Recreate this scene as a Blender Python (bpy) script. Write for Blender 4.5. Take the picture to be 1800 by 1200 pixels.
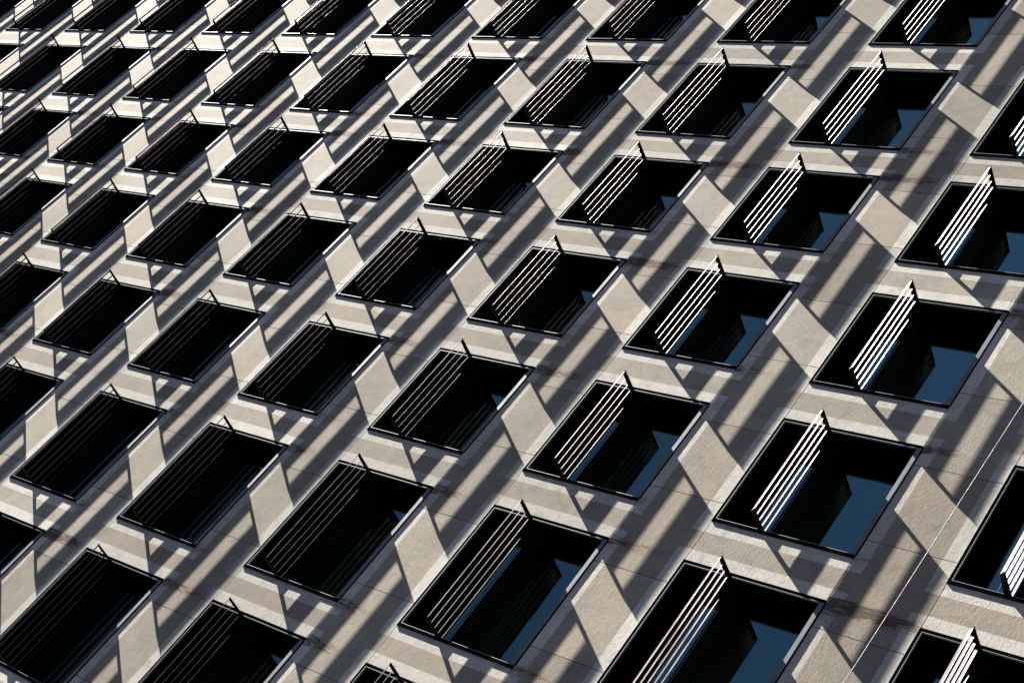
import bpy, bmesh, math, random
from mathutils import Vector, Matrix

S = 3.2                                   # one storey, metres; every layout number below is in storeys
scene = bpy.context.scene
for o in list(bpy.data.objects):
    bpy.data.objects.remove(o)

# ------------------------------------------------------------------ camera
cam_d = bpy.data.cameras.new('camera')
cam = bpy.data.objects.new('camera', cam_d)
scene.collection.objects.link(cam)
scene.camera = cam
cam_d.sensor_width = 36.0
cam_d.lens = 36.0 * 2688.795 / 1800.0
cam_d.clip_start = 0.1
cam_d.clip_end = 3000.0
right = Vector((0.56838864, 0.35611791, -0.74169697))
down = Vector((-0.65231653, 0.74443842, -0.14245905))
fwd = Vector((0.5014155, 0.5647933, 0.65543194))
rot = Matrix((right, -down, -fwd)).transposed().to_4x4()
cam.matrix_world = Matrix.Translation(Vector((-3.01605623, -4.21774548, -4.27190009)) * S) @ rot

# ------------------------------------------------------------------ light
SUN_TO = Vector((4.46, -1.0, 6.15)).normalized()          # towards the sun
elev = math.asin(SUN_TO.z)
azim = math.atan2(SUN_TO.x, SUN_TO.y)                     # clockwise from +Y
world = bpy.data.worlds.new('World')
scene.world = world
world.use_nodes = True
wn = world.node_tree
sky = wn.nodes.new('ShaderNodeTexSky')
sky.sky_type = 'NISHITA'
sky.sun_disc = False
sky.sun_elevation = elev
sky.sun_rotation = azim
sky.altitude = 1500
sky.air_density = 0.092
sky.dust_density = 0.16
sky.ozone_density = 1.0
wn.links.new(sky.outputs[0], wn.nodes['Background'].inputs[0])
wn.nodes['Background'].inputs[1].default_value = 0.05
sun_d = bpy.data.lights.new('sun', 'SUN')
sun_d.energy = 5.0
sun_d.angle = math.radians(0.40)
sun_d.color = (1.0, 0.95, 0.86)
sun = bpy.data.objects.new('sun', sun_d)
scene.collection.objects.link(sun)
sun.rotation_euler = SUN_TO.to_track_quat('Z', 'Y').to_euler()
scene.view_settings.view_transform = 'Standard'
scene.view_settings.look = 'None'
scene.view_settings.exposure = 2.62
scene.view_settings.gamma = 1.0
scene.cycles.max_bounces = 6
scene.cycles.diffuse_bounces = 3

# ------------------------------------------------------------------ materials
def new_mat(name):
    m = bpy.data.materials.new(name)
    m.use_nodes = True
    nt = m.node_tree
    b = nt.nodes['Principled BSDF']
    return m, nt, b

def N(nt, kind, **kw):
    n = nt.nodes.new(kind)
    for k, v in kw.items():
        setattr(n, k, v)
    return n

def inp(n, **kw):
    for k, v in kw.items():
        n.inputs[k].default_value = v

def noise(nt, vec, scale, detail=4.0, rough=0.6, dist=0.0):
    n = N(nt, 'ShaderNodeTexNoise')
    n.inputs['Scale'].default_value = scale
    n.inputs['Detail'].default_value = detail
    n.inputs['Roughness'].default_value = rough
    n.inputs['Distortion'].default_value = dist
    nt.links.new(vec, n.inputs['Vector'])
    return n.outputs['Fac']

def math_n(nt, op, a, b=None, c=None, clamp=False):
    n = N(nt, 'ShaderNodeMath', operation=op, use_clamp=clamp)
    for i, v in enumerate((a, b, c)):
        if v is None:
            continue
        if isinstance(v, (int, float)):
            n.inputs[i].default_value = v
        else:
            nt.links.new(v, n.inputs[i])
    return n.outputs[0]

def ramp(nt, fac, lo, hi, a=0.0, b=1.0):
    n = N(nt, 'ShaderNodeMapRange', interpolation_type='SMOOTHSTEP')
    n.inputs['From Min'].default_value = lo
    n.inputs['From Max'].default_value = hi
    n.inputs['To Min'].default_value = a
    n.inputs['To Max'].default_value = b
    nt.links.new(fac, n.inputs['Value'])
    return n.outputs[0]

def mix(nt, fac, a, b, mode='MIX'):
    n = N(nt, 'ShaderNodeMix', data_type='RGBA', blend_type=mode)
    if isinstance(fac, (int, float)):
        n.inputs[0].default_value = fac
    else:
        nt.links.new(fac, n.inputs[0])
    for i, v in ((6, a), (7, b)):
        if isinstance(v, tuple):
            n.inputs[i].default_value = v + (1.0,) if len(v) == 3 else v
        else:
            nt.links.new(v, n.inputs[i])
    return n.outputs[2]

def attr(nt, name):
    n = N(nt, 'ShaderNodeAttribute', attribute_name=name)
    return n.outputs['Fac']

# concrete panels: beige field, paler smooth band round each opening, fine trowelled relief, water streaks
mat_wall, nt, b = new_mat('facade_concrete')
tc = N(nt, 'ShaderNodeTexCoord').outputs['Object']
tint = attr(nt, 'tint'); band = attr(nt, 'band'); streak = attr(nt, 'streak')
off = N(nt, 'ShaderNodeVectorMath', operation='MULTIPLY_ADD')
nt.links.new(tc, off.inputs[0]); off.inputs[1].default_value = (1, 1, 1)
comb = N(nt, 'ShaderNodeCombineXYZ')
nt.links.new(math_n(nt, 'MULTIPLY', tint, 37.0), comb.inputs[0])
nt.links.new(math_n(nt, 'MULTIPLY', tint, 91.0), comb.inputs[2])
nt.links.new(comb.outputs[0], off.inputs[2])
pv = off.outputs[0]
big = noise(nt, pv, 1.3, 5, 0.6, 0.4)
mid = noise(nt, pv, 7.0, 5, 0.65, 0.8)
fine = noise(nt, pv, 60.0, 3, 0.7)
sep = N(nt, 'ShaderNodeMapping'); nt.links.new(pv, sep.inputs[0]); sep.inputs['Scale'].default_value = (6.0, 1.0, 1.0)
runs = noise(nt, sep.outputs[0], 2.0, 4, 0.6, 0.3)
field = mix(nt, ramp(nt, tint, 0.0, 1.0), (0.345, 0.288, 0.232), (0.345, 0.320, 0.264))
bright = math_n(nt, 'FRACT', math_n(nt, 'MULTIPLY', tint, 7.31))
field = mix(nt, ramp(nt, big, 0.3, 0.75), field, (0.265, 0.242, 0.205))
field = mix(nt, ramp(nt, mid, 0.42, 0.78, 0.0, 0.45), field, (0.43, 0.38, 0.31))
bandc = mix(nt, ramp(nt, mid, 0.3, 0.75), (0.60, 0.575, 0.535), (0.49, 0.465, 0.425))
col = mix(nt, band, field, bandc)
col = mix(nt, ramp(nt, fine, 0.30, 0.70, 0.42, 0.0), col, (0.16, 0.145, 0.12))
col = mix(nt, ramp(nt, runs, 0.55, 0.8, 0.0, 0.22), col, (0.17, 0.155, 0.13))
grime = noise(nt, pv, 2.2, 7, 0.72, 1.0)
col = mix(nt, ramp(nt, grime, 0.48, 0.72, 0.0, 0.38), col, (0.13, 0.12, 0.105))
fib = N(nt, 'ShaderNodeMapping'); nt.links.new(pv, fib.inputs[0]); fib.inputs['Scale'].default_value = (1.0, 1.0, 3.2)
fibn = noise(nt, fib.outputs[0], 11.0, 6, 0.72, 2.0)
col = mix(nt, ramp(nt, fibn, 0.50, 0.72, 0.0, 0.30), col, (0.16, 0.145, 0.12))
col = mix(nt, ramp(nt, fibn, 0.28, 0.46, 0.22, 0.0), col, (0.60, 0.56, 0.50))
vv = N(nt, 'ShaderNodeHueSaturation'); nt.links.new(col, vv.inputs['Color'])
nt.links.new(ramp(nt, bright, 0.0, 1.0, 0.86, 1.12), vv.inputs['Value'])
col = vv.outputs[0]
# drips under the lower corners of each opening (vertex attribute 1 at the sill, 0 lower down and to the sides)
sn = math_n(nt, 'MULTIPLY', streak, ramp(nt, noise(nt, sep.outputs[0], 5.0, 4, 0.7, 0.5), 0.3, 0.7, 0.25, 1.6))
col = mix(nt, ramp(nt, sn, 0.12, 0.5, 0.0, 0.5), col, (0.20, 0.125, 0.075))
col = mix(nt, ramp(nt, sn, 0.30, 0.75, 0.0, 0.8), col, (0.055, 0.045, 0.038))
nt.links.new(col, b.inputs['Base Color'])
inp(b, Roughness=0.82)
b.inputs['Specular IOR Level'].default_value = 0.05
wv = N(nt, 'ShaderNodeMapping'); nt.links.new(pv, wv.inputs[0]); wv.inputs['Scale'].default_value = (1.0, 1.0, 2.6)
sw = noise(nt, wv.outputs[0], 5.0, 6, 0.62, 2.4)
sw2 = noise(nt, pv, 26.0, 5, 0.68, 1.1)
sw3 = noise(nt, pv, 140.0, 2, 0.6)
h = math_n(nt, 'ADD', math_n(nt, 'MULTIPLY', sw, 0.62), math_n(nt, 'MULTIPLY', sw2, 0.40))
h = math_n(nt, 'ADD', h, math_n(nt, 'MULTIPLY', sw3, 0.20))
bp = N(nt, 'ShaderNodeBump'); bp.inputs['Strength'].default_value = 1.0
bp.inputs['Distance'].default_value = 0.0038
nt.links.new(h, bp.inputs['Height']); nt.links.new(bp.outputs[0], b.inputs['Normal'])

def plain(name, col, rough=0.5, metal=0.0, spec=0.5, var=0.0, scale=8.0, bump=0.0):
    m, nt, b = new_mat(name)
    tc = N(nt, 'ShaderNodeTexCoord').outputs['Object']
    n = noise(nt, tc, scale, 5, 0.65, 0.4)
    dark = tuple(c * (1 - var) for c in col)
    lite = tuple(min(1, c * (1 + var)) for c in col)
    nt.links.new(mix(nt, ramp(nt, n, 0.3, 0.7), dark, lite), b.inputs['Base Color'])
    nt.links.new(ramp(nt, n, 0.25, 0.75, rough * 0.85, min(1, rough * 1.15)), b.inputs['Roughness'])
    inp(b, Metallic=metal)
    b.inputs['Specular IOR Level'].default_value = spec
    if bump:
        bp = N(nt, 'ShaderNodeBump'); bp.inputs['Distance'].default_value = bump
        nt.links.new(n, bp.inputs['Height']); nt.links.new(bp.outputs[0], b.inputs['Normal'])
    return m

mat_joint = plain('joint_sealant', (0.05, 0.048, 0.045), 0.9, spec=0.1, var=0.3)
mat_black = plain('black_coated_metal', (0.0030, 0.0030, 0.0034), 0.7, spec=0.0, var=0.3, scale=3)
mat_bead = plain('light_aluminium_bead', (0.27, 0.28, 0.29), 0.45, spec=0.4, var=0.1, scale=5)
mat_sill = plain('aluminium_sill', (0.14, 0.16, 0.18), 0.6, spec=0.12, var=0.16, scale=2.5)
mat_blade = plain('bronze_blade', (0.056, 0.045, 0.050), 0.40, metal=1.0, spec=0.3, var=0.12, scale=2)
mat_bracket = plain('dark_bracket_metal', (0.008, 0.0075, 0.0075), 0.6, spec=0.04, var=0.2)
mat_roof = plain('roof_membrane', (0.20, 0.20, 0.20), 0.9, var=0.2, scale=1.0)
mat_ground = plain('asphalt', (0.016, 0.0165, 0.018), 0.9, spec=0.2, var=0.25, scale=0.6, bump=0.01)
mat_wire = plain('galvanised_wire', (0.13, 0.11, 0.10), 0.6, spec=0.3, var=0.1)

mat_glass, nt, b = new_mat('dark_window_glass')
tc = N(nt, 'ShaderNodeTexCoord').outputs['Object']
gn = noise(nt, tc, 1.2, 3, 0.5, 0.3)
inp(b, Roughness=0.0, Metallic=1.0)
b.inputs['Base Color'].default_value = (0.235, 0.43, 0.42, 1)
b.inputs['Specular Tint'].default_value = (1.0, 1.0, 1.0, 1)
bp = N(nt, 'ShaderNodeBump'); bp.inputs['Distance'].default_value = 0.0016
nt.links.new(gn, bp.inputs['Height']); nt.links.new(bp.outputs[0], b.inputs['Normal'])
dirt = noise(nt, tc, 4.0, 6, 0.7, 0.6)
nt.links.new(ramp(nt, dirt, 0.35, 0.8, 0.0, 0.06), b.inputs['Roughness'])

# ------------------------------------------------------------------ mesh helpers (input in storeys)
def build(name, bm, mats, parent=None, smooth=False):
    bmesh.ops.recalc_face_normals(bm, faces=bm.faces[:])
    me = bpy.data.meshes.new(name)
    bm.to_mesh(me); bm.free()
    for m in (mats if isinstance(mats, (list, tuple)) else [mats]):
        me.materials.append(m)
    if smooth:
        for p in me.polygons:
            p.use_smooth = len(p.vertices) == 4
    return link(name, me, parent)

def link(name, me, parent=None, loc=(0, 0, 0)):
    o = bpy.data.objects.new(name, me)
    scene.collection.objects.link(o)
    o.parent = parent
    o.location = Vector(loc) * S
    return o

def box(bm, x0, x1, y0, y1, z0, z1, mi=0):
    v = [bm.verts.new(Vector((x, y, z)) * S) for x in (x0, x1) for y in (y0, y1) for z in (z0, z1)]
    for q in ((0, 1, 3, 2), (4, 6, 7, 5), (0, 4, 5, 1), (2, 3, 7, 6), (0, 2, 6, 4), (1, 5, 7, 3)):
        f = bm.faces.new([v[i] for i in q]); f.material_index = mi

def prism(bm, prof, x0, x1, mi=0):
    """profile of (y, z) points swept along x"""
    a = [bm.verts.new(Vector((x0, y, z)) * S) for y, z in prof]
    c = [bm.verts.new(Vector((x1, y, z)) * S) for y, z in prof]
    n = len(prof)
    fs = [bm.faces.new([bm.verts.new(v.co) for v in a]), bm.faces.new([bm.verts.new(v.co) for v in c[::-1]])]
    for i in range(n):
        fs.append(bm.faces.new([a[i], c[i], c[(i + 1) % n], a[(i + 1) % n]]))
    for f in fs:
        f.material_index = mi

# ------------------------------------------------------------------ layout
WN, WW, H = 0.592, 0.690, 0.630
X0 = {-3: -3.438, -2: -2.620, -1: -1.803, 0: -0.906, 1: 0.0, 2: 0.816, 3: 1.629, 4: 2.436, 5: 3.350, 6: 4.260, 7: 5.075}
WD = {i: (WW if i in (-1, 0, 4, 5) else WN) for i in X0}
COLS = sorted(X0)
ROWS = list(range(-12, 4))
XL, XR = X0[COLS[0]] - 0.22, X0[COLS[-1]] + WD[COLS[-1]] + 0.22
ZT, ZB = 12.28, -4.80
DEP = 0.128       # glass set back behind the wall face
FP = 0.0046        # frame proud of the wall face

building = bpy.data.objects.new('office_building', None)
scene.collection.objects.link(building)
building.location = (0, 0, 0)
building['label'] = 'tall beige concrete block with a grid of black recessed windows and slatted sunshades'
building['category'] = 'building'

# wall: precast panels with open joints in front of a dark backing
rng = random.Random(4)
bm = bmesh.new()
l_t = bm.faces.layers.float.new('tint'); l_b = bm.faces.layers.float.new('band')
l_s = bm.verts.layers.float.new('streak')
JG = 0.0015
def streak_at(x, z):
    # drips start at the lower corners of an opening
    best = 0.0
    for i in COLS:
        for xe, w in ((X0[i] + 0.004, 0.5), (X0[i] + WD[i] - 0.002, 1.0)):
            dx = abs(x - xe)
            if dx < 0.04:
                j = math.floor(-z)
                v = -z - j
                k = 1.0 if 0.63 <= v else 0.0
                r = random.Random(i * 77 + j * 13 + int(w * 10))
                ln = r.uniform(0.16, 0.42); amp = w * r.uniform(0.0, 1.1)
                t = (v - 0.63) / ln
                if k and t < 1:
                    best = max(best, 1.5 * amp * (1 - t) ** 0.5 * (1 - dx / 0.045) ** 0.6)
    return best
def panel(x0, x1, z0, z1, xs, zs, bandf, streaks=False):
    t = rng.random()
    x0 += JG; x1 -= JG; z0 += JG; z1 -= JG
    xs = sorted({round(v, 5) for v in [x0, x1] + [v for v in xs if x0 + 1e-4 < v < x1 - 1e-4]})
    zs = sorted({round(v, 5) for v in [z0, z1] + [v for v in zs if z0 + 1e-4 < v < z1 - 1e-4]})
    grid = [[bm.verts.new(Vector((x, 0, z)) * S) for z in zs] for x in xs]
    if streaks:
        for i, x in enumerate(xs):
            for k, z in enumerate(zs):
                grid[i][k][l_s] = streak_at(x, z)
    for i in range(len(xs) - 1):
        for k in range(len(zs) - 1):
            f = bm.faces.new([grid[i][k], grid[i + 1][k], grid[i + 1][k + 1], grid[i][k + 1]])
            f[l_t] = t
            f[l_b] = bandf((xs[i] + xs[i + 1]) / 2, (zs[k] + zs[k + 1]) / 2)
    # panel edges returning to the backing
    rim = [g[0] for g in grid] + grid[-1][1:] + [g[-1] for g in grid[::-1][1:]] + grid[0][::-1][1:-1]
    back = [bm.verts.new(v.co + Vector((0, 0.011 * S, 0))) for v in rim]
    for a in range(len(rim)):
        c = (a + 1) % len(rim)
        f = bm.faces.new([rim[c], rim[a], back[a], back[c]])
        f[l_t] = t
BW = 0.060
for j in ROWS + [ROWS[-1] + 1]:
    zh, zs_ = -j, -j - H
    if j > ROWS[-1]:
        break
    # piers between the openings
    edges = [XL] + [e for i in COLS for e in (X0[i], X0[i] + WD[i])] + [XR]
    for a in range(0, len(edges), 2):
        xa, xb = edges[a], edges[a + 1]
        panel(xa, xb, zs_, zh, [xa + BW, xb - BW], [],
              lambda x, z, xa=xa, xb=xb: 1.0 if (x < xa + BW and xa > XL) or (x > xb - BW and xb < XR) else 0.0)
    # spandrels below the openings, split near both jambs
    cuts = [XL]
    for i in COLS:
        ins = 0.118 if WD[i] > 0.65 else 0.095
        cuts += [X0[i] + ins, X0[i] + WD[i] - ins]
    cuts.append(XR)
    for a in range(len(cuts) - 1):
        xa, xb = cuts[a], cuts[a + 1]
        xx, spans = [], []
        for i in COLS:
            spans.append((X0[i] - BW, X0[i] + WD[i] + BW))
            xx += [X0[i] - BW, X0[i] + WD[i] + BW]
            for xe in (X0[i] + 0.004, X0[i] + WD[i] - 0.002):
                xx += [xe - 0.04, xe - 0.02, xe, xe + 0.02, xe + 0.04]
        zz = [-(j + 1) + BW, zs_ - BW] + [zs_ - q for q in (0.03, 0.1, 0.15, 0.2, 0.25, 0.34)]
        panel(xa, xb, -(j + 1), zs_, xx, zz,
              lambda x, z, j=j, zs_=zs_, spans=spans: 1.0 if (z > zs_ - BW or z < -(j + 1) + BW)
              and any(s0 < x < s1 for s0, s1 in spans) else 0.0, True)
# solid wall above the top row and below the lowest row
panel(XL, XR, -ROWS[0], ZT, [], [], lambda x, z: 0.0)
panel(XL, XR, ZB, -(ROWS[-1] + 1), [], [], lambda x, z: 0.0)
wall = build('wall', bm, mat_wall, building)

# dark backing sheet with the same openings, the returns of the block and the floors behind
bm = bmesh.new()
zc = [ZB] + [z for j in reversed(ROWS) for z in (-j - H, -j)] + [ZT]
xc = [XL] + [e for i in COLS for e in (X0[i], X0[i] + WD[i])] + [XR]
for a in range(len(xc) - 1):
    for c in range(len(zc) - 1):
        if a % 2 == 1 and c % 2 == 1:
            continue
        v = [bm.verts.new(Vector(q) * S) for q in ((xc[a], 0.0085, zc[c]), (xc[a + 1], 0.0085, zc[c]), (xc[a + 1], 0.0085, zc[c + 1]), (xc[a], 0.0085, zc[c + 1]))]
        bm.faces.new(v)
build('wall_backing', bm, mat_joint, building)
bm = bmesh.new()
l_t = bm.faces.layers.float.new('tint')
box(bm, XL, XR, 0.20, 4.5, ZB, ZT)
box(bm, XL, XL + 0.06, 0.012, 0.20, ZB, ZT)
box(bm, XR - 0.06, XR, 0.012, 0.20, ZB, ZT)
build('side_wall', bm, mat_wall, building)
bm = bmesh.new()
box(bm, XL - 0.02, XR + 0.02, -0.015, 4.52, ZT + 0.002, ZT + 0.05)
build('roof', bm, mat_roof, building)

# ------------------------------------------------------------------ one window and one sunshade of each width
def ring(bm, w, t0, t1, ya, yb, mi, sides='LTRB'):
    """rectangular ring between inset t0 and t1, y from ya (front) to yb"""
    if 'L' in sides: box(bm, t0, t1, ya, yb, -H + t0, -t0, mi)
    if 'R' in sides: box(bm, w - t1, w - t0, ya, yb, -H + t0, -t0, mi)
    if 'T' in sides: box(bm, t1, w - t1, ya, yb, -t1, -t0, mi)
    if 'B' in sides: box(bm, t1, w - t1, ya, yb, -H + t0, -H + t1, mi)

protos = {}
def make_window(w):
    bm = bmesh.new()
    T = 0.0125
    # black casing: jambs and head, returning as the lining of the recess back to the glass
    ring(bm, w, 0.0, T, -FP, DEP, 0, 'LTR')
    box(bm, T, w - T, 0.014, DEP, -H + 0.001, -H + 0.013, 0)          # floor of the recess
    # thin outer lip
    box(bm, -0.0022, -0.0004, -FP - 0.001, 0.006, -H, 0.0022, 0)
    box(bm, -0.0022, w + 0.0022, -FP - 0.001, 0.006, 0.0004, 0.0014, 1)
    box(bm, w + 0.0004, w + 0.0022, -FP - 0.001, 0.006, -H, 0.0004, 0)
    frame = build('window', bm, [mat_black, mat_bead])
    bm = bmesh.new()
    yb = -FP - 0.0010
    box(bm, T, T + 0.0016, yb, 0.004, -H + 0.018, -T - 0.0032)
    box(bm, w - T - 0.0022, w - T - 0.0006, yb, 0.004, -H + 0.018, -T - 0.0032)
    box(bm, T, w - T, yb, 0.004, -T - 0.0018, -T - 0.0002)
    bead = build('glazing_bead', bm, mat_bead, frame)
    bm = bmesh.new()
    # sill: sloping weathering with a nearly upright pressed front
    prism(bm, [(0.013, -H + 0.0185), (-FP - 0.0010, -H + 0.0180), (-FP - 0.0010, -H + 0.0005), (-FP - 0.0006, -H - 0.001), (0.013, -H + 0.0012)], T + 0.0003, w - T - 0.0003)
    sill = build('sill', bm, mat_sill, frame)
    bm = bmesh.new()
    box(bm, T, w - T, -FP - 0.0005, 0.012, -H - 0.0052, -H - 0.0012, 0)
    drip = build('drip_edge', bm, mat_black, frame)
    bm = bmesh.new()
    box(bm, T - 0.002, w - T + 0.002, DEP - 0.004, DEP + 0.004, -H + 0.006, -0.006)
    pane = build('pane', bm, mat_glass, frame)
    return [frame, bead, sill, drip, pane]

ZB_ = -0.217
SLATS = [-0.1125, -0.0775, -0.0435, -0.0095, 0.0245, 0.0575]
TILT = math.radians(48)
def make_shade(w):
    bm = bmesh.new()
    box(bm, 0.0178, w - 0.0178, 0.0755, DEP - 0.005, ZB_ - 0.007, ZB_ + 0.007)      # solid inner shelf against the glass
    base = build('sunshade', bm, mat_bracket)
    parts = [base]
    for x in (0.0135, w - 0.0135 - 0.0042):
        # tapered side plate, deeper at the wall
        bm = bmesh.new()
        prism(bm, [(-0.1060, ZB_ + 0.0085), (-0.1245, ZB_ - 0.0090), (-0.1225, ZB_ - 0.0125), (-0.110, ZB_ - 0.0130), (0.02, ZB_ - 0.016), (DEP - 0.005, ZB_ - 0.016), (DEP - 0.005, ZB_ + 0.016), (0.02, ZB_ + 0.014)], x, x + 0.0042)
        parts.append(build('bracket', bm, mat_bracket, base))
    hl, th = 0.01225, 0.0011
    dy, dz = math.cos(TILT), -math.sin(TILT)          # along the blade: outwards (-y) is lower
    for yc in SLATS:
        bm = bmesh.new()
        hl, th = (0.0150, 0.0015) if yc == SLATS[0] else (0.0131, 0.0011)      # the outer blade is the deeper one
        pr = []
        for k in range(14):                            # slim elliptical (aerofoil) section
            t = 2 * math.pi * k / 14
            a, c = hl * math.cos(t), th * math.sin(t)
            pr.append((yc + a * dy + c * math.sin(TILT), ZB_ - a * dz * 1.0 - c * math.cos(TILT)))
        prism(bm, pr, 0.0178, w - 0.0178)
        parts.append(build('blade', bm, mat_blade, base, True))
    return parts

def copy_set(parts, loc):
    root = parts[0].copy()
    scene.collection.objects.link(root)
    root.parent = building
    root.location = Vector(loc) * S
    for q in parts[1:]:
        c = q.copy(); scene.collection.objects.link(c); c.parent = root
        if c.name.startswith('pane'):                  # no two panes sit perfectly in plane
            c.rotation_euler = (rng.uniform(-0.004, 0.004), 0, rng.uniform(-0.004, 0.004))
    return root

# the openings the photograph sees (first and last row per column), with one more on each side, stand as
# parts of their own; the openings further off are merged into one part of each kind
SEEN = {-2: (-3, -1), -1: (-4, 1), 0: (-5, 3), 1: (-7, 3), 2: (-8, 3), 3: (-9, 2), 4: (-10, 2), 5: (-11, 1)}
win_p = {w: make_window(w) for w in (WN, WW)}
shd_p = {w: make_shade(w) for w in (WN, WW)}
used, rest = set(), []
for i in COLS:
    for j in ROWS:
        w = WD[i]
        loc = (X0[i], 0, -j)
        if not (i in SEEN and SEEN[i][0] <= j <= SEEN[i][1]):
            rest.append((w, loc))
            continue
        for kind, P in (('w', win_p), ('s', shd_p)):
            if (kind, w) not in used:
                used.add((kind, w))
                P[w][0].parent = building
                P[w][0].location = Vector(loc) * S
            else:
                copy_set(P[w], loc)
for name, P in (('window', win_p), ('sunshade', shd_p)):
    bm = bmesh.new(); mats = []
    for w, loc in rest:
        for q in P[w]:
            n0 = len(bm.verts); f0 = len(bm.faces)
            bm.from_mesh(q.data)
            bm.verts.ensure_lookup_table(); bm.faces.ensure_lookup_table()
            for v in bm.verts[n0:]:
                v.co += Vector(loc) * S
            for f in bm.faces[f0:]:
                m = q.data.materials[f.material_index]
                if m not in mats:
                    mats.append(m)
                f.material_index = mats.index(m)
    me = bpy.data.meshes.new(name)
    bm.to_mesh(me); bm.free()
    for m in mats:
        me.materials.append(m)
    far = link(name, me, building)
    far['kind'] = 'stuff'

# ------------------------------------------------------------------ wire stretched in front of the wall, low on the right
def tube(bm, pts, r, n=8):
    rings = []
    for k, p in enumerate(pts):
        d = (pts[min(k + 1, len(pts) - 1)] - pts[max(k - 1, 0)]).normalized()
        a = d.cross(Vector((0, 0, 1))).normalized(); c = d.cross(a)
        rings.append([bm.verts.new((p + (a * math.cos(2 * math.pi * t / n) + c * math.sin(2 * math.pi * t / n)) * r) * S) for t in range(n)])
    for k in range(len(rings) - 1):
        for t in range(n):
            bm.faces.new([rings[k][t], rings[k + 1][t], rings[k + 1][(t + 1) % n], rings[k][(t + 1) % n]])
    bm.faces.new(rings[0]); bm.faces.new(rings[-1][::-1])
bm = bmesh.new()
wy = -0.160
def wz(x): return -1.9655 - 0.0285 * x
tube(bm, [Vector((x, wy, wz(x))) for x in [XL + 0.1 + k * (XR - XL - 0.2) / 60 for k in range(61)]], 0.0016)
for x in (XL + 0.1, XR - 0.1):
    tube(bm, [Vector((x, 0.004, wz(x))), Vector((x, wy - 0.006, wz(x)))], 0.004)
wire = build('span_wire', bm, mat_wire)
wire['label'] = 'thin pale steel wire stretched along the concrete wall at the lower right'
wire['category'] = 'wire'

# ------------------------------------------------------------------ ground
bm = bmesh.new()
g = 400
v = [bm.verts.new((x, y, ZB * S)) for x, y in ((-g, -g), (g, -g), (g, g), (-g, g))]
bm.faces.new(v)
ground = build('ground', bm, mat_ground)
ground['kind'] = 'structure'
